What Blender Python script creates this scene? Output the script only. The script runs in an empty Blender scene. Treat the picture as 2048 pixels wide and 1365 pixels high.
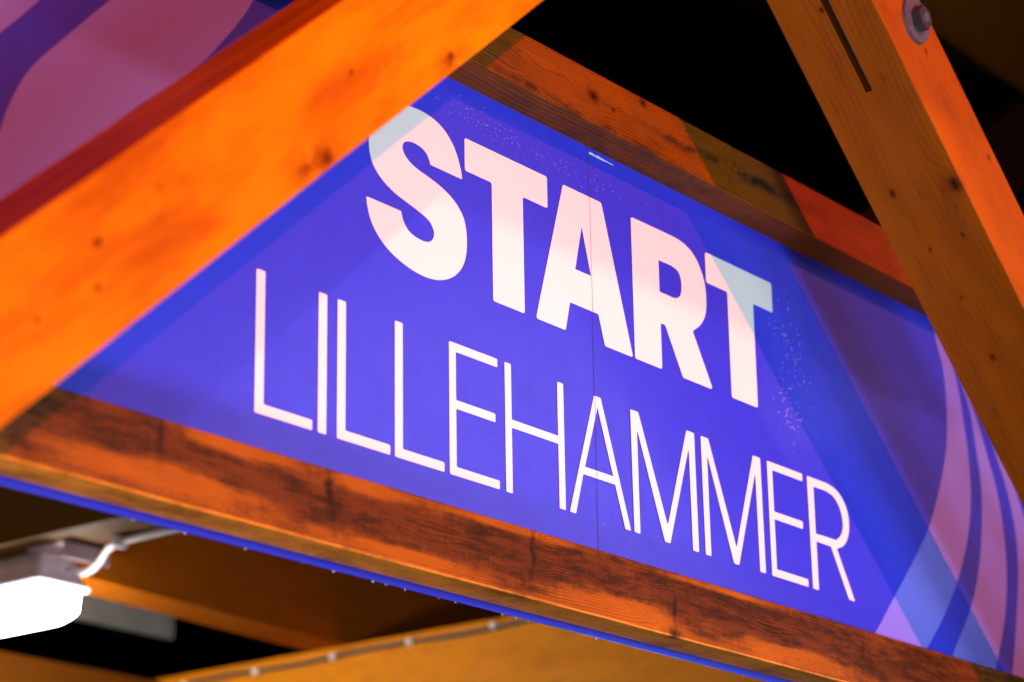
import bpy, bmesh, math, random
from mathutils import Vector, Matrix
from mathutils.geometry import tessellate_polygon
random.seed(7)
SC = bpy.context.scene
COL = SC.collection

# ------------------------------------------------------------------ camera
cam = bpy.data.objects.new('camera', bpy.data.cameras.new('camera'))
COL.objects.link(cam)
right = Vector((0.61455485, -0.78872833, -0.01516442))
down = Vector((0.23883139, 0.20434265, -0.94931747))
fwd = Vector((0.75185232, 0.57978591, 0.31395285))
m = Matrix((right, -down, -fwd)).transposed().to_4x4()
m.translation = Vector((-4.43352941, -4.23695664, 1.36417375))
cam.matrix_world = m
cam.data.sensor_width = 36.0
cam.data.lens = 36.0 * 5093.0 / 2048.0
cam.data.clip_end = 500
cam.data.dof.use_dof = True
cam.data.dof.focus_distance = 7.45
cam.data.dof.aperture_fstop = 1.7
cam.data.dof.aperture_blades = 0
SC.camera = cam

# ------------------------------------------------------------------ night sky, exposure
W = bpy.data.worlds.new('World'); SC.world = W; W.use_nodes = True
wn = W.node_tree.nodes; wl = W.node_tree.links
sky = wn.new('ShaderNodeTexSky'); sky.sky_type = 'NISHITA'; sky.sun_disc = False
sky.sun_elevation = math.radians(-6.0); sky.sun_rotation = math.radians(200)
wl.new(sky.outputs[0], wn['Background'].inputs[0]); wn['Background'].inputs[1].default_value = 0.05
SC.view_settings.view_transform = 'Standard'; SC.view_settings.look = 'None'
SC.view_settings.exposure = 0.0; SC.view_settings.gamma = 1.0

# ------------------------------------------------------------------ lamps (night scene lit by floodlights, with fill lamps added)
def aim(o, target):
    o.rotation_euler = (Vector(target) - o.location).to_track_quat('-Z', 'Y').to_euler()
def spot(name, loc, target, energy, color, cone, blend, radius):
    l = bpy.data.lights.new(name, 'SPOT'); l.energy = energy; l.color = color
    l.spot_size = math.radians(cone); l.spot_blend = blend; l.shadow_soft_size = radius
    o = bpy.data.objects.new(name, l); COL.objects.link(o); o.location = loc; aim(o, target); return o
spot('red_floodlight', (0.90, -15, 11.58), (2.5, 0, 3.5), 14000, (1.0, 0.10, 0.03), 40, 0.6, 0.10)
spot('pink_floodlight', (-1.82, -15, 13.98), (2.1, 0, 3.3), 6000, (1.0, 0.62, 0.42), 22, 1.0, 0.15)
def disk(name, loc, target, size, energy, color):
    l = bpy.data.lights.new(name, 'AREA'); l.shape = 'DISK'; l.size = size; l.energy = energy; l.color = color
    o = bpy.data.objects.new(name, l); COL.objects.link(o); o.location = loc; aim(o, target); return o
disk('white_work_lamp', (1.3, -4.5, 3.3), (1.3, 0, 3.3), 0.8, 122, (0.66, 0.84, 1.0))
spot('side_fill', (4.9, -2.3, 2.15), (2.0, 0, 3.2), 250, (0.62, 0.86, 1.0), 72, 1.0, 0.25)  # unseen fill added to brighten the sign toward its lower edge
spot('low_bounce_fill', (-3.8, -2.6, 0.1), (-0.3, 0, 2.6), 1150, (0.92, 0.84, 0.84), 58, 1.0, 0.6)  # unseen fill added from below, standing in for bounced light
# distant lamp whose reflection lies on the sign, then an added veil disk
spot('far_lamp', (17.9, -9.3, 9.0), (2.2, 0, 3.6), 24, (1.0, 0.80, 0.86), 26, 0.6, 0.35)
disk('wide_veil_fill', (13.4, -10.6, 7.0), (0.9, 0, 3.3), 5.0, 175, (1.0, 0.86, 0.95))  # unseen disk added to lay a pale veil over the sign

# ------------------------------------------------------------------ node helpers
class N:
    """tiny expression wrapper around shader math nodes"""
    nt = None
    def __init__(s, sock): s.s = sock
    @staticmethod
    def m(op, *a, clamp=False):
        n = N.nt.nodes.new('ShaderNodeMath'); n.operation = op; n.use_clamp = clamp
        for i, v in enumerate(a):
            if isinstance(v, N): N.nt.links.new(v.s, n.inputs[i])
            else: n.inputs[i].default_value = v
        return N(n.outputs[0])
    def __add__(s, o): return N.m('ADD', s, o)
    __radd__ = __add__
    def __sub__(s, o): return N.m('SUBTRACT', s, o)
    def __rsub__(s, o): return N.m('SUBTRACT', o, s)
    def __mul__(s, o): return N.m('MULTIPLY', s, o)
    __rmul__ = __mul__
    def __pow__(s, o): return N.m('POWER', s, o)
    def exp(s): return N.m('EXPONENT', s)
    def frac(s): return N.m('FRACT', s)
    def clamp(s): return N.m('ADD', s, 0.0, clamp=True)
    def step(s, lo, hi):
        n = N.nt.nodes.new('ShaderNodeMapRange'); n.interpolation_type = 'SMOOTHSTEP'
        N.nt.links.new(s.s, n.inputs[0]); n.inputs[1].default_value = lo; n.inputs[2].default_value = hi
        return N(n.outputs[0])
def vec(x, y, z):
    n = N.nt.nodes.new('ShaderNodeCombineXYZ')
    for i, v in enumerate((x, y, z)):
        if isinstance(v, N): N.nt.links.new(v.s, n.inputs[i])
        else: n.inputs[i].default_value = v
    return N(n.outputs[0])
def noise(v, scale=1.0, detail=3.0, rough=0.55):
    n = N.nt.nodes.new('ShaderNodeTexNoise'); n.inputs['Scale'].default_value = scale
    n.inputs['Detail'].default_value = detail; n.inputs['Roughness'].default_value = rough
    N.nt.links.new(v.s, n.inputs['Vector']); return N(n.outputs[0])
def mixc(f, a, b):
    n = N.nt.nodes.new('ShaderNodeMix'); n.data_type = 'RGBA'
    if isinstance(f, N): N.nt.links.new(f.s, n.inputs[0])
    else: n.inputs[0].default_value = f
    for i, v in ((6, a), (7, b)):
        if isinstance(v, N): N.nt.links.new(v.s, n.inputs[i])
        else: n.inputs[i].default_value = (*v, 1)
    return N(n.outputs[2])
def new_mat(name):
    mt = bpy.data.materials.new(name); mt.use_nodes = True; N.nt = mt.node_tree
    return mt, mt.node_tree.nodes['Principled BSDF']
def put(b, name, v):
    if isinstance(v, N): N.nt.links.new(v.s, b.inputs[name])
    elif isinstance(v, tuple): b.inputs[name].default_value = (*v, 1)
    else: b.inputs[name].default_value = v
def bump(b, h, dist, strength=1.0):
    n = N.nt.nodes.new('ShaderNodeBump'); n.inputs['Distance'].default_value = dist; n.inputs['Strength'].default_value = strength
    N.nt.links.new(h.s, n.inputs['Height']); N.nt.links.new(n.outputs[0], b.inputs['Normal'])
def coords():
    t = N.nt.nodes.new('ShaderNodeTexCoord'); s = N.nt.nodes.new('ShaderNodeSeparateXYZ')
    N.nt.links.new(t.outputs['Object'], s.inputs[0])
    return N(t.outputs['Object']), N(s.outputs[0]), N(s.outputs[1]), N(s.outputs[2])

def wood(name, light, dark, ring=0.006, ring_amt=0.45, knots=(), bends=(), smudges=(), streaks=(), stain=0.0, stain_col=(0.02, 0.008, 0.002),
         stain_band=None, mould=0.0, rough=0.5, seed=0.0, warp=0.03, blotch=0.35, spec=0.08, bump_d=0.0012, under=None, clears=()):
    """timber grain in the timber's own frame: x along the grain, y thickness, z height.
    knots: (x, y, z, radius, bend); smudges: dirt (x, z, rx, rz, amount)"""
    mt, b = new_mat(name); P, x, y, z = coords()
    g = z + y * 0.6 + (noise(vec(x * 0.8 + seed, y * 4.0, z * 4.0), 1.0, 2.0) - 0.5) * (warp * 2.2)
    g = g + (noise(vec(x * 3.0, y * 9.0, z * 9.0 + seed), 1.0, 2.0) - 0.5) * (warp * 0.45)
    core = None
    for (kx, ky, kz, kr, bend) in knots:
        dx = (x - kx); dy = (y - ky); dz = (z - kz)
        r2 = (dx * dx) * (1.0 / (kr * 3.2) ** 2) + (dy * dy + dz * dz) * (1.0 / (kr * 1.5) ** 2)
        g = g + (r2 * -1.0).exp() * bend
        q2 = ((dx * dx) * (1.0 / (kr * 0.95) ** 2) + (dy * dy + dz * dz) * (1.0 / (kr * 0.62) ** 2))
        q2 = q2 + (noise(P, 60.0, 3.0) - 0.5) * 0.9
        c = (q2 * -1.0).exp().clamp()
        core = c if core is None else N.m('MAXIMUM', core, c)
    for (bx_, bz_, rx, rz, am) in bends:
        dx = (x - bx_) * (1.0 / rx); dz = (z - bz_) * (1.0 / rz)
        g = g + ((dx * dx + dz * dz) * -1.0).exp() * am
    f = (g * (1.0 / ring)).frac()
    line = N.m('MULTIPLY', f ** 2.2, (f * -7.0 + 7.0).clamp())
    fine = noise(vec(x * 5.0, y * 260.0, z * 260.0), 1.0, 2.0)
    amt = (line * ring_amt * noise(vec(x * 1.6, y * 14.0, z * 14.0 + 3.0), 1.0, 2.0).step(0.25, 0.65) + (fine - 0.5) * 0.28).clamp()
    col = mixc(amt, light, dark)
    bl = noise(vec(x * 2.2 + seed * 3, y * 9.0, z * 9.0), 1.0, 4.0, 0.6).step(0.35, 0.75)
    col = mixc(bl * blotch, col, dark)
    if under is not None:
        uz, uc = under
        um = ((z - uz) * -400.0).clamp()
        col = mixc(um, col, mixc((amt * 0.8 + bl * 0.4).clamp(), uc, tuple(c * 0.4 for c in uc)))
    if core is not None: col = mixc((core * 0.95).clamp(), col, tuple(c * 0.12 for c in dark))
    if stain > 0:
        n1 = noise(vec(x * 5.0 + seed, y * 8.0, z * 14.0), 1.0, 6.0, 0.68)
        n2 = noise(vec(x * 45.0, y * 10.0, z * 10.0), 1.0, 4.0, 0.7)
        n3 = noise(vec(x * 4.0, y * 110.0, z * 110.0), 1.0, 3.0, 0.6)
        sm = n1 * 0.75 + n2 * 0.15 + n3 * 0.30 - 0.05
        if stain_band:
            zc, zw, lo, hi = stain_band
            d = (z - zc) * (1.0 / zw)
            sm = sm - (d * d) * 0.30
        else: lo, hi = 0.55, 0.68
        for (cx_, cz_, rx, rz, am) in clears:
            dx = (x - cx_) * (1.0 / rx); dz = (z - cz_) * (1.0 / rz)
            sm = sm - ((dx * dx + dz * dz) * -1.0).exp() * am
        sm = sm.step(lo, hi)
        vs = noise(vec(x * 90.0, y * 14.0, z * 14.0), 1.0, 3.0, 0.7)
        dk = ((1.0 - amt * 1.1) * (vs * 1.1 + 0.35) * (noise(vec(x * 7.0, y * 12.0, z * 40.0), 1.0, 4.0, 0.7) * 4.0 - 1.15)).clamp()
        stc = mixc((dk * dk * 1.3).clamp(), tuple(c * 0.35 for c in stain_col), tuple(c * 4.0 for c in stain_col))
        col = mixc(sm * stain, col, stc)
    for (sx, sz, rx, rz, am) in smudges:
        dx = (x - sx) * (1.0 / rx); dz = (z - sz) * (1.0 / rz)
        q = (dx * dx + dz * dz) * -1.0
        s = (q.exp() * (noise(vec(x * 0.7, y, z * 1.3), 13.0, 8.0, 0.78).step(0.40, 0.60)) * am * 1.3).clamp()
        col = mixc(s, col, stain_col)
    for (sx, sz, rx, rz, am) in streaks:
        dx = (x - sx + (noise(vec(z * 26.0, x * 9.0, y * 5.0), 1.0, 4.0, 0.7) - 0.5) * rx * 5.0) * (1.0 / rx); dz = (z - sz) * (1.0 / rz)
        q = (dx * dx + dz * dz) * -1.0
        col = mixc((q.exp() * am).clamp(), col, tuple(c * 0.6 for c in stain_col))
    if mould > 0:
        sp = noise(vec(x * 1.0, y, z), 150.0, 3.0, 0.6).step(0.58, 0.64) * noise(vec(x * 3.0, y * 3.0, z * 8.0 + seed), 1.0, 3.0).step(0.42, 0.6)
        col = mixc((sp * mould).clamp(), col, (0.008, 0.005, 0.003))
    put(b, 'Base Color', col)
    put(b, 'Roughness', (noise(P, 30.0, 3.0) * 0.25 + (rough - 0.12)).clamp()); put(b, 'Specular IOR Level', spec)
    bump(b, line * 0.7 + fine * 0.35, bump_d, 0.8)
    return mt

def plain(name, col, rough=0.5, metal=0.0, spec=0.5, var=0.0, scale=30.0):
    mt, b = new_mat(name)
    if var:
        P, x, y, z = coords()
        n = noise(P, scale, 5.0, 0.65).step(0.35, 0.75)
        put(b, 'Base Color', mixc(n * var, col, tuple(c * 0.25 for c in col)))
    else: put(b, 'Base Color', col)
    put(b, 'Roughness', rough); put(b, 'Metallic', metal); put(b, 'Specular IOR Level', spec)
    return mt

# ------------------------------------------------------------------ object helpers
def tag(o, label=None, cat=None, group=None, kind=None):
    if label: o['label'] = label
    if cat: o['category'] = cat
    if group: o['group'] = group
    if kind: o['kind'] = kind
    return o
def mesh_obj(name, verts, faces, mat, parent=None, loc=(0, 0, 0), smooth=False):
    me = bpy.data.meshes.new(name); me.from_pydata([tuple(v) for v in verts], [], faces); me.update()
    o = bpy.data.objects.new(name, me); COL.objects.link(o); o.location = loc
    if mat: me.materials.append(mat)
    if parent: o.parent = parent
    if smooth:
        for p in me.polygons: p.use_smooth = True
    return o
def bm_obj(name, bm, mat, parent=None, loc=(0, 0, 0), smooth=False):
    bmesh.ops.recalc_face_normals(bm, faces=bm.faces)
    me = bpy.data.meshes.new(name); bm.to_mesh(me); bm.free()
    o = bpy.data.objects.new(name, me); COL.objects.link(o); o.location = loc
    if mat: me.materials.append(mat)
    if parent: o.parent = parent
    if smooth:
        for p in me.polygons: p.use_smooth = True
    return o
def empty(name, loc=(0, 0, 0)):
    o = bpy.data.objects.new(name, None); COL.objects.link(o); o.location = loc; o.empty_display_size = 0.1; return o
def add_box(bm, x0, x1, y0, y1, z0, z1, bevel=0.0):
    g = bmesh.ops.create_cube(bm, size=1.0)
    for v in g['verts']:
        v.co = Vector(((x0 + x1) / 2 + v.co.x * (x1 - x0), (y0 + y1) / 2 + v.co.y * (y1 - y0), (z0 + z1) / 2 + v.co.z * (z1 - z0)))
    if bevel:
        es = list({e for v in g['verts'] for e in v.link_edges})
        bmesh.ops.bevel(bm, geom=es, offset=bevel, segments=2, affect='EDGES', profile=0.6)
def add_tube(bm, pts, r, seg=10, cap=True):
    pts = [Vector(p) for p in pts]; rings = []
    for i, p in enumerate(pts):
        d = (pts[min(i + 1, len(pts) - 1)] - pts[max(i - 1, 0)]).normalized()
        u = d.orthogonal().normalized() if abs(d.z) > 0.9 else d.cross(Vector((0, 0, 1))).normalized()
        v = d.cross(u)
        rings.append([bm.verts.new(p + r * (math.cos(2 * math.pi * k / seg) * u + math.sin(2 * math.pi * k / seg) * v)) for k in range(seg)])
    for a, b in zip(rings, rings[1:]):
        for k in range(seg): bm.faces.new((a[k], a[(k + 1) % seg], b[(k + 1) % seg], b[k]))
    if cap: bm.faces.new(rings[0]); bm.faces.new(rings[-1])
def timber(name, poly, y0, y1, mat, origin, ang, bevel=0.004, parent=None):
    """timber cut to the outline poly [(x,z)...] of the x-z plane, in a local frame turned by ang so that local x runs along it"""
    c, s = math.cos(ang), math.sin(ang); bm = bmesh.new()
    loc = [((px - origin[0]) * c + (pz - origin[2]) * s, -(px - origin[0]) * s + (pz - origin[2]) * c) for px, pz in poly]
    lo = [bm.verts.new((a, y0 - origin[1], b)) for a, b in loc]; hi = [bm.verts.new((a, y1 - origin[1], b)) for a, b in loc]
    n = len(lo); bm.faces.new(lo); bm.faces.new(hi[::-1])
    for i in range(n): bm.faces.new((lo[i], lo[(i + 1) % n], hi[(i + 1) % n], hi[i]))
    if bevel: bmesh.ops.bevel(bm, geom=list(bm.edges), offset=bevel, segments=2, affect='EDGES', profile=0.5)
    o = bm_obj(name, bm, mat, parent, origin); o.rotation_euler = (0, -ang, 0)
    return o

# ------------------------------------------------------------------ sign materials
def print_mat(name, col, streak=0.38, rough=0.42):
    mt, b = new_mat(name); t = N.nt.nodes.new('ShaderNodeNewGeometry'); s = N.nt.nodes.new('ShaderNodeSeparateXYZ')
    N.nt.links.new(t.outputs['Position'], s.inputs[0]); P = N(t.outputs['Position']); x, z = N(s.outputs[0]), N(s.outputs[2])
    grime = noise(vec(x * 26.0, 0.0, z * 2.2), 1.0, 5.0, 0.65).step(0.52, 0.82) * noise(vec(x * 1.2, 0.0, z * 1.2), 1.0, 2.0).step(0.4, 0.62)
    mott = noise(vec(x * 9.0, 0.0, z * 9.0), 1.0, 6.0, 0.7).step(0.35, 0.75)
    c2 = mixc((grime * streak + mott * streak * 0.5).clamp(), col, tuple(c * 0.55 for c in col))
    speck = noise(vec(x, 0.0, z), 240.0, 1.0).step(0.70, 0.76) * noise(vec(x * 3.0, 0.0, z * 3.0), 1.0, 3.0).step(0.5, 0.62)
    c2 = mixc(speck * 0.6, c2, tuple(c * 0.4 for c in col))
    put(b, 'Base Color', c2)
    put(b, 'Roughness', (mott * 0.10 + rough + grime * 0.1).clamp()); put(b, 'Specular IOR Level', 0.22)
    put(b, 'Coat Weight', 0.22); put(b, 'Coat Roughness', mott * 0.03 + 0.15)
    bump(b, noise(vec(x, 0.0, z), 500.0, 2.0), 0.00025, 0.5)
    return mt
M_BLUE = print_mat('blue_print', (0.036, 0.043, 0.74))
M_BAND = print_mat('light_blue_print', (0.21, 0.20, 0.88), 0.15)
M_WHITE = print_mat('white_print', (0.84, 0.80, 0.80), 0.05, 0.5)
M_EDGE = plain('blue_panel_core', (0.02, 0.06, 0.75), 0.4)
M_DROP, b = new_mat('water'); put(b, 'Base Color', (0.92, 0.86, 0.98)); put(b, 'Roughness', 0.2); put(b, 'Transmission Weight', 0.65); put(b, 'IOR', 1.33)

# ------------------------------------------------------------------ sign board
sign = tag(empty('sign_board', (1.45, 0, 2.85)), 'blue and violet printed sign board reading START LILLEHAMMER, held between two timber beams', 'sign')
def child(o): o.location = Vector(o.location) - sign.location; o.parent = sign; return o
for (x0, x1, y0) in ((-2.6, 1.4572, 0.0), (1.4584, 5.9, 0.0006)):
    bm = bmesh.new(); add_box(bm, x0, x1, y0, y0 + 0.004, 2.853, 4.55, 0.0008)
    child(bm_obj('sign_panel', bm, M_BLUE))
def fillet(poly, r, seg=4):
    out = []; n = len(poly)
    for i in range(n):
        p0, p1, p2 = Vector(poly[i - 1]), Vector(poly[i]), Vector(poly[(i + 1) % n])
        a = (p0 - p1); c = (p2 - p1); la, lc = a.length, c.length; a.normalize(); c.normalize()
        ang = a.angle(c)
        if ang > math.radians(155): out.append(tuple(p1)); continue
        t = min(r / math.tan(ang / 2), la * 0.45, lc * 0.45)
        q0 = p1 + a * t; q2 = p1 + c * t
        for k in range(seg + 1):
            u = k / seg; out.append(tuple((1 - u) ** 2 * q0 + 2 * u * (1 - u) * p1 + u * u * q2))
    return out
def smooth_closed(pts, sharp, sub=4):
    """Catmull-Rom through pts, except at the indices in sharp, which stay corners"""
    out = []; n = len(pts); P = [Vector(p) for p in pts]
    for i in range(n):
        j = (i + 1) % n; p1, p2 = P[i], P[j]
        p0 = P[i - 1] if i not in sharp else p1 - (p2 - p1)
        p3 = P[(j + 1) % n] if j not in sharp else p2 + (p2 - p1)
        for k in range(sub):
            t = k / sub
            out.append(tuple(0.5 * ((2 * p1) + (p2 - p0) * t + (2 * p0 - 5 * p1 + 4 * p2 - p3) * t * t + (3 * p1 - p0 - 3 * p2 + p3) * t ** 3)))
    return out
def flat(name, outer, holes, mat, y, th, label=None):
    loops = [outer] + list(holes); verts = []; faces = []
    allv = [Vector((p[0], p[1], 0)) for L in loops for p in L]
    tris = tessellate_polygon([[Vector((p[0], p[1], 0)) for p in L] for L in loops])
    nv = len(allv)
    verts = [(v.x, y - th, v.y) for v in allv] + [(v.x, y, v.y) for v in allv]
    faces = [tuple(t) for t in tris]; k = 0
    for L in loops:
        n = len(L)
        for i in range(n): faces.append((k + i, k + (i + 1) % n, nv + k + (i + 1) % n, nv + k + i))
        k += n
    bm = bmesh.new(); bv = [bm.verts.new(v) for v in verts]
    for f in faces:
        try: bm.faces.new([bv[i] for i in f])
        except ValueError: pass
    o = child(bm_obj(name, bm, mat))
    if label: o['label'] = label
    return o
YB, YL = -0.0003, -0.0013
# printed ribbons of lighter blue
bands = [
 ([(3.62, 4.42), (3.634, 4.313), (3.675, 4.204), (3.682, 4.07), (3.665, 3.93), (3.642, 3.858), (3.593, 3.752), (3.497, 3.586), (3.36, 3.43), (3.201, 3.268), (3.053, 3.118), (2.86, 2.93)],
  [(3.20, 2.93), (3.408, 3.118), (3.555, 3.262), (3.68, 3.418), (3.778, 3.594), (3.822, 3.75), (3.825, 3.895), (3.812, 4.002), (3.774, 4.192), (3.693, 4.328), (3.63, 4.43)], 'widest light ribbon near the right brace'),
 ([(3.775, 4.25), (3.788, 4.209), (3.855, 4.112), (3.893, 3.943), (3.910, 3.79), (3.885, 3.614), (3.828, 3.444), (3.744, 3.300), (3.585, 3.113), (3.43, 2.93)],
  [(3.80, 2.93), (3.949, 3.176), (4.04, 3.38), (4.069, 3.583), (4.045, 3.78), (3.983, 3.93), (3.906, 4.081), (3.796, 4.215), (3.78, 4.252)], 'second light ribbon, curving to the lower right'),
 ([(3.93, 4.12), (3.981, 4.06), (4.06, 3.94), (4.121, 3.826), (4.165, 3.667), (4.150, 3.468), (4.051, 3.128), (3.95, 2.93)],
  [(4.25, 2.93), (4.32, 3.20), (4.34, 3.48), (4.28, 3.68), (4.197, 3.841), (4.086, 3.986), (3.99, 4.07), (3.935, 4.125)], 'third light ribbon beside the right brace'),
 ([(-0.88, 2.93), (-0.93, 3.30), (-0.90, 3.55), (-0.86, 3.688), (-0.834, 3.766), (-0.778, 3.872), (-0.675, 3.989), (-0.532, 4.142), (-0.40, 4.26), (-0.22, 4.40), (-0.08, 4.49)],
  [(0.02, 4.49), (0.0, 4.40), (-0.031, 4.329), (-0.082, 4.247), (-0.203, 4.096), (-0.32, 3.985), (-0.439, 3.885), (-0.55, 3.76), (-0.64, 3.55), (-0.66, 3.25), (-0.64, 2.93)], 'broad light ribbon above the left brace'),
 ([(-1.9, 2.93), (-1.6, 3.30), (-1.25, 3.6), (-1.0, 3.81), (-0.875, 3.93), (-0.76, 4.056), (-0.62, 4.22), (-0.45, 4.40), (-0.36, 4.49)],
  [(-0.75, 4.49), (-0.95, 4.30), (-1.2, 4.0), (-1.5, 3.75), (-1.9, 3.45), (-2.3, 2.93)], 'light ribbon in the upper left corner'),
]
for L, R, lab in bands:
    outl = smooth_closed(L, {0, len(L) - 1})[:(len(L) - 1) * 4 + 1] + smooth_closed(R, {0, len(R) - 1})[:(len(R) - 1) * 4 + 1]
    flat('printed_ribbon', outl, [], M_BAND, YB + 0.0003, 0.0006, lab)

# --- START, heavy letters
B0, T0, RB = 3.757, 4.221, 0.009
s_pts = [(0.837, 4.088), (0.832, 4.114), (0.818, 4.149), (0.797, 4.182), (0.764, 4.211), (0.728, 4.228), (0.685, 4.238), (0.637, 4.240), (0.580, 4.234), (0.520, 4.214), (0.473, 4.178), (0.443, 4.130), (0.433, 4.093), (0.433, 4.063), (0.439, 4.034), (0.456, 4.006), (0.49, 3.979), (0.538, 3.958), (0.586, 3.946), (0.627, 3.937), (0.662, 3.928), (0.69, 3.917), (0.706, 3.9), (0.71, 3.882), (0.702, 3.865), (0.686, 3.854), (0.662, 3.850), (0.627, 3.853), (0.598, 3.863), (0.579, 3.882), (0.570, 3.901), (0.566, 3.911), (0.422, 3.911), (0.427, 3.884), (0.44, 3.85), (0.463, 3.82), (0.5, 3.791), (0.551, 3.768), (0.613, 3.752), (0.668, 3.747), (0.717, 3.751), (0.759, 3.763), (0.795, 3.782), (0.824, 3.808), (0.843, 3.837), (0.853, 3.869), (0.856, 3.904), (0.852, 3.942), (0.841, 3.973), (0.816, 4.0), (0.784, 4.02), (0.741, 4.036), (0.691, 4.048), (0.642, 4.057), (0.607, 4.068), (0.583, 4.084), (0.574, 4.101), (0.578, 4.117), (0.593, 4.127), (0.618, 4.132), (0.649, 4.13), (0.674, 4.121), (0.688, 4.106), (0.696, 4.089)]
S = smooth_closed(s_pts, {0, 31, 32, 63})
flat('letter', fillet(S, 0.006), [], M_WHITE, YL, 0.0007, 'bold white letter S, partly behind the left brace')
flat('letter', fillet([(0.850, T0), (1.242, T0), (1.242, 4.120), (1.121, 4.120), (1.121, B0), (0.974, B0), (0.974, 4.120), (0.850, 4.120)], RB), [], M_WHITE, YL, 0.0007, 'bold white first letter T')
flat('letter', fillet([(1.322, T0), (1.518, T0), (1.664, B0), (1.518, B0), (1.488, 3.851), (1.344, 3.851), (1.319, B0), (1.175, B0)], RB),
     [fillet([(1.413, 4.112), (1.455, 3.964), (1.374, 3.964)], 0.002)], M_WHITE, YL, 0.0007, 'bold white letter A crossed by the panel seam')
ro = fillet([(1.675, B0), (1.675, T0), (1.880, T0)], RB)
ro = [(1.820, 3.908), (1.820, B0), (1.675, B0), (1.675, T0), (1.869, T0 + .001), (1.939, 4.220), (1.997, 4.206), (2.041, 4.177), (2.070, 4.136), (2.084, 4.092), (2.085, 4.039), (2.073, 3.994), (2.041, 3.956), (1.999, 3.928), (2.104, B0), (1.936, B0), (1.846, 3.908)]
ro = smooth_closed(ro, {0, 1, 2, 3, 4, 13, 14, 15, 16}, 3)
ri = smooth_closed([(1.820, 4.118), (1.893, 4.119), (1.927, 4.111), (1.943, 4.090), (1.946, 4.061), (1.938, 4.032), (1.916, 4.016), (1.891, 4.012), (1.820, 4.012)], {0, 1, 7, 8}, 3)
flat('letter', fillet(ro, RB), [ri], M_WHITE, YL, 0.0007, 'bold white letter R of START')
flat('letter', fillet([(2.090, T0), (2.489, T0), (2.489, 4.117), (2.368, 4.117), (2.368, B0), (2.214, B0), (2.214, 4.117), (2.090, 4.117)], RB), [], M_WHITE, YL, 0.0007, 'bold white last letter T')
# --- LILLEHAMMER, thin letters
B1, T1, RT = 3.204, 3.586, 0.0045
def thin(out, holes, lab): flat('letter', fillet(out, RT, 3), holes, M_WHITE, YL, 0.0007, lab)
def ell(x, w, lab): thin([(x, T1), (x + .032, T1), (x + .032, B1 + .027), (x + w, B1 + .027), (x + w, B1), (x, B1)], [], lab)
def ee(x, lab): thin([(x, T1), (x + .216, T1), (x + .216, T1 - .025), (x + .029, T1 - .025), (x + .029, 3.421), (x + .204, 3.421), (x + .204, 3.396), (x + .029, 3.396), (x + .029, B1 + .025), (x + .220, B1 + .025), (x + .220, B1), (x, B1)], [], lab)
def em(x, lab): thin([(x, T1), (x + .041, T1), (x + .1805, 3.256), (x + .302, T1), (x + .344, T1), (x + .347, B1), (x + .315, B1), (x + .312, 3.536), (x + .191, B1), (x + .163, B1), (x + .031, 3.536), (x + .033, B1), (x + .003, B1)], [], lab)
ell(-0.001, .214, 'thin white first letter L, the leftmost letter')
thin([(0.235, T1), (0.267, T1), (0.267, B1), (0.235, B1)], [], 'thin white letter I')
ell(0.309, .212, 'thin white second letter L'); ell(0.541, .207, 'thin white third letter L')
ee(0.772, 'thin white letter E in the middle of the word')
thin([(1.022, T1), (1.051, T1), (1.051, 3.421), (1.271, 3.421), (1.271, T1), (1.300, T1), (1.300, B1), (1.271, B1), (1.271, 3.397), (1.051, 3.397), (1.051, B1), (1.022, B1)], [], 'thin white letter H')
thin([(1.454, T1), (1.487, T1), (1.625, B1), (1.596, B1), (1.550, 3.331), (1.390, 3.331), (1.349, B1), (1.320, B1)], [[(1.470, 3.553), (1.541, 3.355), (1.399, 3.355)]], 'thin white letter A crossed by the panel seam')
em(1.640, 'thin white first letter M'); em(2.022, 'thin white second letter M')
ee(2.408, 'thin white last letter E')
rr = [(2.693, 3.369), (2.693, B1), (2.658, B1), (2.655, T1), (2.775, T1), (2.830, 3.578), (2.874, 3.556), (2.905, 3.518), (2.914, 3.471), (2.903, 3.425), (2.872, 3.388), (2.823, 3.368), (2.925, B1), (2.888, B1), (2.787, 3.369)]
rr = smooth_closed(rr, {0, 1, 2, 3, 4, 11, 12, 13, 14}, 3)
rh = smooth_closed([(2.692, 3.557), (2.775, 3.558), (2.822, 3.547), (2.860, 3.514), (2.875, 3.466), (2.860, 3.424), (2.824, 3.397), (2.692, 3.395)], {0, 1, 6, 7}, 3)
thin(rr, [rh], 'thin white letter R, the rightmost letter')
flat('seam_strip', [(1.4569, 3.0), (1.4587, 3.0), (1.4587, 4.40), (1.4569, 4.40)], [], plain('seam_gap_shade', (0.07, 0.05, 0.22), 0.5), -0.0021, 0.0003, 'dark hairline seam between the two sign panels')  # shadow gap between the panels, drawn as a dark strip
# torn scrap of tape by the seam
random.seed(3); up = []; lo = []
for i in range(15):
    u = i / 14; x = 1.462 + 0.125 * u; zc = 4.3685 - 0.001 * u; h = (0.0042 * (1 - u) + 0.0010) * random.uniform(0.5, 1.4)
    up.append((x, zc + h)); lo.append((x, zc - h * random.uniform(0.4, 1.0)))
flat('torn_tape', up + lo[::-1], [], M_WHITE, -0.0006, 0.001, 'torn strip of white tape under the upper beam')
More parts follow.
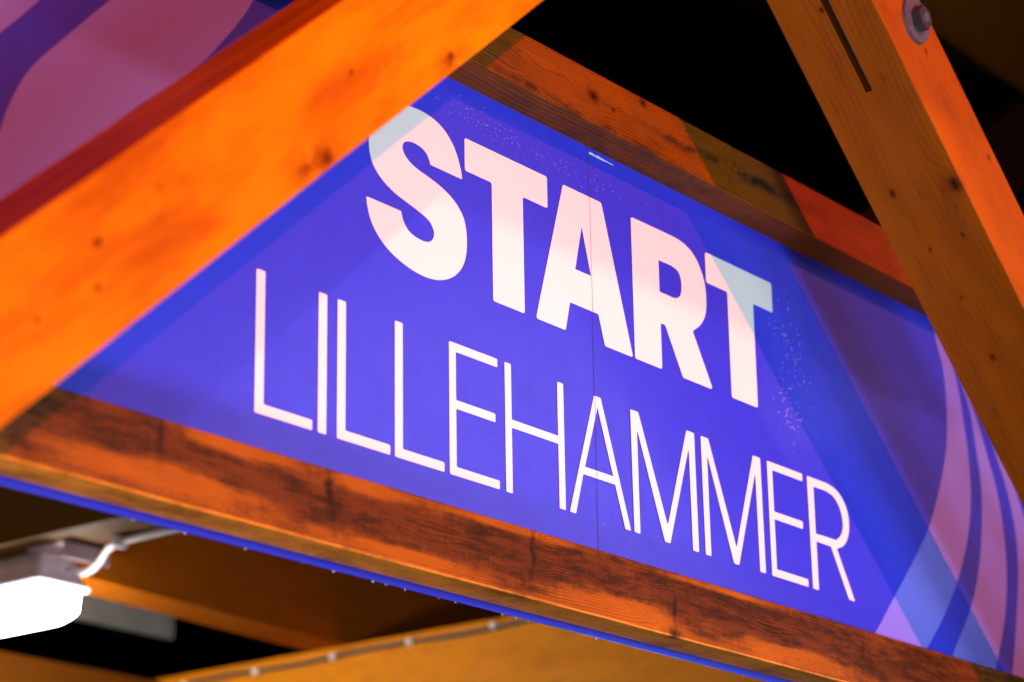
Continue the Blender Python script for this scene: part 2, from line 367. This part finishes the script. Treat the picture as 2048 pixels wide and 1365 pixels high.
# water drops on the sign
def drops(name, items, parent_to_sign=True):
    bm = bmesh.new()
    for (x, y, z, r) in items:
        a = bmesh.ops.create_icosphere(bm, subdivisions=2, radius=r)
        for v in a['verts']: v.co = Vector((x + v.co.x, y + v.co.y * 0.75, z + v.co.z * 1.1))
    return bm
random.seed(11); it = []
def cluster(cx, cz, sx, sz, n, r0, r1):
    for _ in range(n):
        it.append((random.gauss(cx, sx), -0.0005, random.gauss(cz, sz), random.uniform(r0, r1)))
for k in range(20):
    u = k / 19; cluster(0.80 + u * 0.95, 4.300 - 0.03 * u, 0.06, 0.022, int(15 * (1 - u) + 3), 0.0006, 0.0015)
cluster(2.60, 3.95, 0.05, 0.10, 70, 0.0011, 0.0026); cluster(2.57, 3.78, 0.04, 0.07, 45, 0.0011, 0.0026); cluster(2.52, 4.08, 0.05, 0.05, 24, 0.0008, 0.002)
cluster(1.62, 3.20, 0.07, 0.035, 55, 0.0006, 0.0015); cluster(1.45, 3.28, 0.06, 0.03, 20, 0.0006, 0.0012); cluster(1.0, 3.42, 0.12, 0.08, 30, 0.0005, 0.0011)
it = [t for t in it if t[2] > 3.09 and t[2] < 4.385]
tag(child(bm_obj('water_drops', drops('d', it), M_DROP, smooth=True)), kind='stuff')
random.seed(5); it = []
x = -0.4
while x < 3.8:
    it.append((x, 0.002, 2.8505, random.uniform(0.0018, 0.0038))); x += random.uniform(0.03, 0.22)
tag(child(bm_obj('hanging_drops', drops('d', it), M_DROP, smooth=True)), kind='stuff', label='water drops hanging along the lower edge')

# ------------------------------------------------------------------ beams holding the sign
M_LOW = wood('weathered_stained_pine', (0.42, 0.112, 0.002), (0.06, 0.011, 0.001), ring=0.0085, ring_amt=0.95, warp=0.02,
    knots=[(1.663, -0.12, 2.880, 0.035, 0.03), (0.143, -0.12, 3.03, 0.014, 0.012), (0.978, -0.12, 3.035, 0.014, 0.016), (1.658, -0.12, 3.0, 0.016, 0.016), (-0.439, -0.12, 3.03, 0.016, 0.012)],
    bends=[(-0.435, 3.03, 0.035, 0.06, 0.032), (0.150, 3.00, 0.045, 0.07, 0.036), (0.99, 3.01, 0.045, 0.06, 0.036), (1.655, 2.98, 0.05, 0.06, -0.04), (0.55, 2.95, 0.12, 0.03, 0.02), (2.2, 2.96, 0.15, 0.03, 0.02), (1.60, 2.90, 0.10, 0.03, -0.03)],
    streaks=[(-0.435, 3.02, 0.010, 0.045, 0.85), (0.150, 3.01, 0.013, 0.05, 0.9), (0.165, 2.955, 0.010, 0.025, 0.7), (0.985, 3.0, 0.011, 0.05, 0.95), (0.972, 2.935, 0.007, 0.02, 0.6), (1.665, 2.96, 0.010, 0.045, 0.9), (2.75, 3.0, 0.010, 0.04, 0.6)],
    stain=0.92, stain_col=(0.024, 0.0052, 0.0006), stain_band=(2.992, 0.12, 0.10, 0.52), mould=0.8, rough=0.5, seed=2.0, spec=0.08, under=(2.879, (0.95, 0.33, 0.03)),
    clears=[(0.32, 3.045, .16, .022, .5), (-0.12, 3.05, .2, .02, .45), (-0.45, 2.93, .30, .03, .6), (1.42, 2.915, .20, .034, .75), (2.35, 2.915, .25, .022, .6), (0.9, 3.055, .25, .012, .5), (2.0, 3.055, .3, .010, .4), (0.45, 2.90, .2, .014, .4)])
lowb = timber('timber_beam', [(-3.2, 2.872), (5.9, 2.872), (5.9, 3.068), (-3.2, 3.068)], -0.12, -0.002, M_LOW, (0, 0, 0), 0.0, 0.005)
tag(lowb, 'dark stained wet timber beam running along the lower edge of the sign', 'beam')
M_TOP = wood('orange_pine', (0.24, 0.058, 0.001), (0.045, 0.011, 0.001), ring=0.0115, ring_amt=0.95, warp=0.02,
    knots=[(1.328, -0.12, 4.480, 0.030, 0.062), (1.591, -0.12, 4.545, 0.020, 0.03), (1.43, -0.12, 4.468, 0.010, 0.01)],
    bends=[(1.08, 4.475, 0.16, 0.030, 0.034), (1.36, 4.455, 0.08, 0.02, -0.03), (1.66, 4.472, 0.12, 0.020, 0.030), (0.9, 4.42, 0.1, 0.02, 0.02)],
    smudges=[(1.80, 4.47, 0.14, 0.018, 0.8), (2.20, 4.482, 0.30, 0.022, 1.0), (1.1, 4.405, 0.35, 0.014, 0.7), (1.6, 4.395, 0.5, 0.010, 0.6)],
    stain=0.35, stain_col=(0.018, 0.010, 0.004), mould=0.7, rough=0.55, seed=5.0, blotch=0.25)
topb = timber('timber_beam', [(-3.2, 4.387), (5.9, 4.387), (5.9, 4.563), (-3.2, 4.563)], -0.12, 0.05, M_TOP, (0, 0, 0), 0.0, 0.005)
tag(topb, 'knotty orange timber beam running along the upper edge of the sign', 'beam')

# ------------------------------------------------------------------ the two braces, meeting above the sign
ANG = math.radians(41.5); cA, sA = math.cos(ANG), math.sin(ANG)
def brace_pt(side, along, perp):   # side +1 rises to the right, -1 falls to the right
    return (cA * along - sA * side * perp, sA * side * along + cA * perp)
XA = 1.37
def along_at_x(side, perp, x): return (x + sA * side * perp) / cA
M_BL = wood('pale_orange_brace', (0.80, 0.235, 0.0005), (0.34, 0.05, 0.001), ring=0.016, ring_amt=0.38, warp=0.03,
    knots=[(1.84, -0.8, 3.018, 0.022, 0.01), (2.42, -0.8, 3.03, 0.018, 0.01), (1.094, -0.8, 3.168, 0.014, 0.01), (1.037, -0.8, 3.097, 0.010, 0.01), (0.859, -0.8, 3.117, 0.008, 0.006), (2.05, -0.8, 3.14, 0.008, 0.006)],
    smudges=[(1.80, 3.03, 0.09, 0.035, 0.8), (2.40, 3.02, 0.10, 0.025, 0.6), (1.346, 3.16, 0.09, 0.07, 0.35), (2.22, 3.10, 0.10, 0.05, 0.3), (0.87, 3.17, 0.05, 0.05, 0.3)],
    stain=0.12, stain_col=(0.16, 0.02, 0.001), rough=0.5, seed=9.0, blotch=0.75, spec=0.02)
pl, ph = 2.996, 3.284
bl = timber('timber_brace', [brace_pt(1, -1.6, pl), brace_pt(1, along_at_x(1, pl, XA - .003), pl), brace_pt(1, along_at_x(1, ph, XA - .003), ph), brace_pt(1, -1.6, ph)],
            -0.80, -0.47, M_BL, (0, 0, 0), ANG, 0.006)
tag(bl, 'bright orange diagonal timber brace crossing in front of the sign at upper left', 'brace')
M_BR = wood('orange_brown_brace', (0.37, 0.085, 0.0005), (0.13, 0.022, 0.0005), ring=0.012, ring_amt=0.5, warp=0.03,
    knots=[(-1.133, -0.561, 4.816, 0.018, 0.012), (-1.108, -0.775, 4.816, 0.034, 0.04), (-1.80, -0.628, 4.816, 0.012, 0.01), (-0.906, -0.592, 4.816, 0.009, 0.01), (-0.71, -0.617, 4.816, 0.008, 0.01), (-0.467, -0.62, 4.816, 0.014, 0.01), (-0.929, -0.72, 4.816, 0.010, 0.01), (-1.50, -0.80, 4.99, 0.011, 0.01), (-1.053, -0.80, 5.06, 0.012, 0.01)],
    smudges=[(-1.35, 4.98, 0.12, 0.05, 0.3)],
    stain=0.25, stain_col=(0.09, 0.02, 0.003), rough=0.5, seed=4.0, blotch=0.4)
pl, ph = 4.816, 5.108
br = tag(empty('timber_brace', (0, 0, 0)), 'brown diagonal timber brace with a slot and bolt, in front of the sign at right', 'brace')
br.rotation_euler = (0, ANG, 0)
bm = bmesh.new()
def slab(a0l, a0h, a1, y0, y1):
    vs = [(a0l, pl), (a1, pl), (a1, ph), (a0h, ph)]
    lo = [bm.verts.new((a, y0, p)) for a, p in vs]; hi = [bm.verts.new((a, y1, p)) for a, p in vs]
    bm.faces.new(lo); bm.faces.new(hi[::-1])
    for i in range(4): bm.faces.new((lo[i], lo[(i + 1) % 4], hi[(i + 1) % 4], hi[i]))
a_lo = (XA + .003 - sA * pl) / cA; a_hi = (XA + .003 - sA * ph) / cA
# outline with the open slot, as a fork in the along/thickness plane
s0, s1, se = -0.666, -0.634, -1.490
fork = [(1, -0.80), (1, -0.47), (0, -0.47), (0, s1), (2, s1), (2, s0), (0, s0), (0, -0.80)]
def fx(code, p): return {0: (XA + .003 - sA * p) / cA, 1: 2.2, 2: se}[code]
lo = [bm.verts.new((fx(c, pl), y, pl)) for c, y in fork]; hi = [bm.verts.new((fx(c, ph), y, ph)) for c, y in fork]
bm.faces.new(lo); bm.faces.new(hi[::-1])
for i in range(8): bm.faces.new((lo[i], lo[(i + 1) % 8], hi[(i + 1) % 8], hi[i]))
bmesh.ops.bevel(bm, geom=list(bm.edges), offset=0.004, segments=2, affect='EDGES', profile=0.5)
bm_obj('brace_timber', bm, M_BR, br)
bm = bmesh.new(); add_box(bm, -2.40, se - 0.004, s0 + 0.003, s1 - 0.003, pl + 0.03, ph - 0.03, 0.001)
bm_obj('slot_shade_filler', bm, plain('slot_shade_dark', (0.015, 0.013, 0.014), 0.6, 0.3), br)  # dark filler added so the slot reads as deep shade
M_ZINC = plain('dull_zinc', (0.13, 0.11, 0.15), 0.55, 0.3, var=0.5, scale=60.0)
bc = Vector((-1.602, -0.80, 5.010))
bolt = empty('bolt', bc); bolt.parent = br
bm = bmesh.new(); bmesh.ops.create_cone(bm, cap_ends=True, segments=40, radius1=0.078, radius2=0.076, depth=0.011, matrix=Matrix.Translation((0, -0.006, 0)) @ Matrix.Rotation(math.pi / 2, 4, 'X'))
bm_obj('washer', bm, M_ZINC, bolt)
bm = bmesh.new(); bmesh.ops.create_cone(bm, cap_ends=True, segments=6, radius1=0.042, radius2=0.042, depth=0.030, matrix=Matrix.Translation((0, -0.0265, 0)) @ Matrix.Rotation(math.pi / 2, 4, 'X'))
bmesh.ops.bevel(bm, geom=list(bm.edges), offset=0.002, segments=2, affect='EDGES')
bm_obj('nut', bm, plain('dark_nut_steel', (0.05, 0.035, 0.045), 0.45, 0.2, var=0.3, scale=50.0), bolt)
bm = bmesh.new(); bmesh.ops.create_cone(bm, cap_ends=True, segments=20, radius1=0.017, radius2=0.015, depth=0.004, matrix=Matrix.Translation((0, -0.0435, 0)) @ Matrix.Rotation(math.pi / 2, 4, 'X'))
bm_obj('threaded_end', bm, M_ZINC, bolt)

# ------------------------------------------------------------------ under the roof behind the sign
M_BK = wood('brown_roof_timber', (0.40, 0.12, 0.003), (0.2, 0.05, 0.002), ring=0.012, ring_amt=0.3, stain=0.25, stain_col=(0.12, 0.03, 0.003), rough=0.7, seed=12.0, spec=0.1)
M_OC = wood('ochre_timber', (0.70, 0.225, 0.003), (0.34, 0.085, 0.002), ring=0.012, ring_amt=0.3, stain=0.5, stain_col=(0.16, 0.05, 0.006), rough=0.6, seed=15.0, spec=0.1)
def xbeam(x0, x1, y0, y1, z0, z1, mat, label):
    bm = bmesh.new(); add_box(bm, x0, x1, y0, y1, z0, z1, 0.006); return tag(bm_obj('roof_timber', bm, mat), label, 'beam')
M_A = wood('orange_roof_timber', (0.42, 0.105, 0.002), (0.22, 0.045, 0.001), ring=0.012, ring_amt=0.3, stain=0.25, stain_col=(0.12, 0.03, 0.003), rough=0.7, seed=12.0)
def ybeam(x0, x1, y0, y1, z0, z1, mat, label):
    bm = bmesh.new(); L = y1 - y0; add_box(bm, 0, L, -(x1 - x0), 0, 0, z1 - z0, 0.006)
    o = bm_obj('roof_timber', bm, mat); o.location = (x0, y0, z0); o.rotation_euler = (0, 0, math.pi / 2); return tag(o, label, 'beam')
t = xbeam(0, 6.0, 0, 0.26, 0, 0.62, M_A, 'brown timber with a lit orange underside, right of the light fixture')
t.location = (3.42, 4.632, 4.145); t.rotation_euler = (0, 0, math.radians(4.4))
t = xbeam(-1.9, 3.04, 4.60, 4.86, 4.145, 4.77, M_BK, 'dark brown timber far left under the sign, behind the light fixture')
M_OL = wood('olive_weathered_timber', (0.15, 0.065, 0.010), (0.08, 0.028, 0.004), ring=0.012, ring_amt=0.3, stain=0.4, stain_col=(0.05, 0.02, 0.006), rough=0.7, seed=21.0, spec=0.1)
ybeam(3.045, 3.395, 2.6, 7.6, 4.147, 4.60, M_OL, 'olive brown timber carrying the light fixture and its conduit')
ybeam(5.772, 6.05, 2.0, 8.0, 3.50, 4.143, M_OC, 'ochre timber with a dark cable along its face, below the sign')
M_DIM = wood('dark_roof_timber', (0.10, 0.022, 0.003), (0.05, 0.012, 0.002), ring=0.012, ring_amt=0.3, rough=0.7, seed=31.0)
M_MID = wood('brown_far_timber', (0.22, 0.065, 0.004), (0.12, 0.03, 0.002), ring=0.012, ring_amt=0.3, rough=0.7, seed=33.0)
M_GREY = plain('grey_board', (0.30, 0.29, 0.27), 0.8, var=0.5, scale=3.0)
M_DARK = plain('dark_roof_board', (0.30, 0.15, 0.06), 0.8, var=0.4, scale=4.0)

# light fixture
M_HOUS = plain('grey_white_housing', (0.62, 0.58, 0.62), 0.45, var=0.45, scale=11.0)
M_LENS, b = new_mat('lit_diffuser'); put(b, 'Base Color', (0.8, 0.8, 0.8)); put(b, 'Emission Color', (1.0, 0.98, 0.95)); put(b, 'Emission Strength', 75.0)
M_RIM, b = new_mat('lit_rim'); put(b, 'Base Color', (0.8, 0.8, 0.8)); put(b, 'Emission Color', (1.0, 0.98, 0.95)); put(b, 'Emission Strength', 2.0)
fx0, fx1, fy0, fy1 = 3.15, 3.465, 4.326, 6.0
fxt = tag(empty('light_fixture', (3.3, 4.33, 3.83)), 'lit white fluorescent light fixture hanging under a roof timber at lower left', 'lamp')
def fchild(o): o.location = Vector(o.location) - fxt.location; o.parent = fxt; return o
def loft(sections, bevel=0.0):
    bm = bmesh.new(); R = [[bm.verts.new(v) for v in s] for s in sections]; n = len(R[0])
    for a, b2 in zip(R, R[1:]):
        for k in range(n): bm.faces.new((a[k], a[(k + 1) % n], b2[(k + 1) % n], b2[k]))
    bm.faces.new(R[0]); bm.faces.new(R[-1])
    if bevel: bmesh.ops.bevel(bm, geom=list(bm.edges), offset=bevel, segments=2, affect='EDGES')
    return bm
def ring_xy(x0, x1, y0, y1, z): return [(x0, y0, z), (x1, y0, z), (x1, y1, z), (x0, y1, z)]
fchild(bm_obj('diffuser', loft([ring_xy(fx0 + .03, fx1 - .03, fy0 + .03, fy1 - .03, 3.983), ring_xy(fx0 + .035, fx1 - .035, fy0 + .035, fy1 - .035, 3.875), ring_xy(fx0 + .09, fx1 - .09, fy0 + .09, fy1 - .09, 3.825)], 0.008), M_LENS))
fchild(bm_obj('diffuser_rim', loft([ring_xy(fx0, fx1, fy0, fy1, 3.975), ring_xy(fx0, fx1, fy0, fy1, 3.994)], 0.006), M_RIM))
fchild(bm_obj('housing', loft([ring_xy(fx0 + .005, fx1 - .005, fy0 + .005, fy1 - .005, 3.996), ring_xy(fx0 + .02, fx1 - .03, fy0 + .03, fy1 - .03, 4.03), ring_xy(fx0 + .035, fx1 - .045, fy0 + .04, fy1 - .04, 4.095), ring_xy(fx0 + .06, fx1 - .07, fy0 + .06, fy1 - .06, 4.140)], 0.008), M_HOUS))
bm = bmesh.new(); add_box(bm, 3.17, 3.45, 4.20, 4.44, 4.138, 4.1455, 0.002); add_box(bm, 3.17, 3.45, 4.192, 4.1995, 4.07, 4.1455, 0.002)
fchild(bm_obj('mounting_plate', bm, plain('pink_grey_plate', (0.62, 0.46, 0.50), 0.5, var=0.3, scale=14.0)))
bm = bmesh.new(); bmesh.ops.create_cone(bm, cap_ends=True, segments=20, radius1=0.035, radius2=0.028, depth=0.05, matrix=Matrix.Translation((3.37, 4.35, 4.05)) @ Matrix.Rotation(math.pi / 2, 4, 'X'))
fchild(bm_obj('cable_gland', bm, M_HOUS))
# conduit from the fixture along the timber
M_PIPE = plain('white_conduit', (0.60, 0.55, 0.55), 0.5)
pipe = tag(empty('conduit', (3.3, 3.5, 4.12)), 'white plastic conduit running from the light fixture up along the timber', 'conduit')
pts = [(3.372, 4.335, 4.05), (3.385, 4.29, 4.05), (3.395, 4.24, 4.062), (3.375, 4.16, 4.09), (3.335, 4.08, 4.115), (3.30, 3.99, 4.122), (3.285, 3.90, 4.122), (3.285, 3.6, 4.122), (3.285, 3.0, 4.122), (3.285, 2.65, 4.122)]
bm = bmesh.new(); sp = []
P = [Vector(p) for p in pts]
for i in range(len(P) - 1):
    p0, p1, p2, p3 = P[max(i - 1, 0)], P[i], P[i + 1], P[min(i + 2, len(P) - 1)]
    for k in range(5):
        u = k / 5; sp.append(0.5 * ((2 * p1) + (p2 - p0) * u + (2 * p0 - 5 * p1 + 4 * p2 - p3) * u * u + (3 * p1 - p0 - 3 * p2 + p3) * u ** 3))
sp.append(P[-1]); add_tube(bm, sp, 0.017, 12)
o = bm_obj('pipe', bm, M_PIPE, smooth=True); o.location = -Vector(pipe.location); o.parent = pipe
clip0 = None
for yy in (3.96, 3.42):
    bm = bmesh.new(); add_box(bm, 3.245, 3.325, yy - .018, yy + .018, 4.096, 4.146, 0.006)
    o = bm_obj('pipe_clip', bm, M_PIPE); o.location = -Vector(pipe.location); o.parent = pipe
# cable with clips on the ochre timber
M_CAB = plain('dark_grey_cable', (0.05, 0.045, 0.045), 0.5); M_CLIP = plain('white_clip', (0.85, 0.82, 0.80), 0.35)
cab = tag(empty('cable', (5.76, 4.3, 4.09)), 'dark cable held by white round clips along the ochre timber', 'cable')
bm = bmesh.new(); cp = []
for i in range(60):
    y = 2.1 + i * 0.1; cp.append((5.757, y, 4.092 - 0.006 * math.sin(y * 5.2) - 0.012 * (y - 4.2) * 0.5))
add_tube(bm, cp, 0.013, 8); o = bm_obj('wire', bm, M_CAB, smooth=True); o.location = -Vector(cab.location); o.parent = cab
bm = bmesh.new(); bmesh.ops.create_uvsphere(bm, u_segments=14, v_segments=8, radius=0.021)
clipme = None
for i, (y, z) in enumerate(((2.7, 4.105), (3.22, 4.102), (3.763, 4.100), (4.33, 4.091), (4.868, 4.083), (5.443, 4.078), (6.0, 4.072))):
    if clipme is None:
        o = bm_obj('cable_clip', bm, M_CLIP, smooth=True); clipme = o
    else:
        o = clipme.copy(); COL.objects.link(o)
    o.parent = cab; o.location = Vector((5.742, y, z)) - Vector(cab.location)
# grey board and dark timbers farther back
xbeam(3.2, 6.05, 6.40, 6.44, 4.44, 5.20, M_GREY, 'grey board seen in the dark below the lit orange underside')
bm = bmesh.new()
t = timber('roof_timber', [(2.0, 4.12), (6.9, 4.12), (6.9, 3.4), (2.0, 3.4)], 6.2, 6.38, M_MID, (0, 0, 0), 0.0, 0.006)
tag(t, 'dark brown timber in the lower left corner beyond the light fixture', 'beam')
# timbers at upper right
t = timber('roof_timber', [(4.2, 7.33), (11.5, 7.33), (11.5, 7.95), (4.2, 7.95)], 1.5, 1.7, M_BK, (0, 0, 0), 0.0, 0.006)
tag(t, 'dim brown timber in the upper right corner above the bolted brace', 'beam')
d = Vector((7.74 - 5.83, 7.07 - 5.84)).normalized(); nrm = Vector((-d.y, d.x)); a = Vector((5.83, 5.84)) - d * 3.2; b2 = Vector((5.83, 5.84)) + d * 2.6
t = timber('roof_timber', [tuple(a - nrm * 0.42), tuple(b2 - nrm * 0.42), tuple(b2), tuple(a)], 1.5, 1.75, M_DIM, (a.x, 0, a.y), math.atan2(d.y, d.x), 0.006)
tag(t, 'dim reddish rafter rising to the right behind the bolted brace', 'rafter')
# boarded roof rising backward; unseen front eave added to cut off the floodlights
ROOF_A = math.atan(0.6)
roof = tag(empty('roof', (0, -3.0, 6.04)), 'dark boarded roof underside', kind='structure'); roof.rotation_euler = (ROOF_A, 0, 0)
bm = bmesh.new(); add_box(bm, -9, 16, 0, 0.192, 0, 0.025, 0.002)
board = bm_obj('roof_board', bm, M_DARK, roof)
for i in range(1, 75):
    o = board.copy(); COL.objects.link(o); o.parent = roof; o.location = (random.uniform(-.1, .1), i * 0.2, random.uniform(0, 0.006))
bm = bmesh.new(); add_box(bm, -9, 16, -0.03, -0.003, -0.02, 0.16, 0.003)
bm_obj('eave_light_block', bm, M_BK, roof)
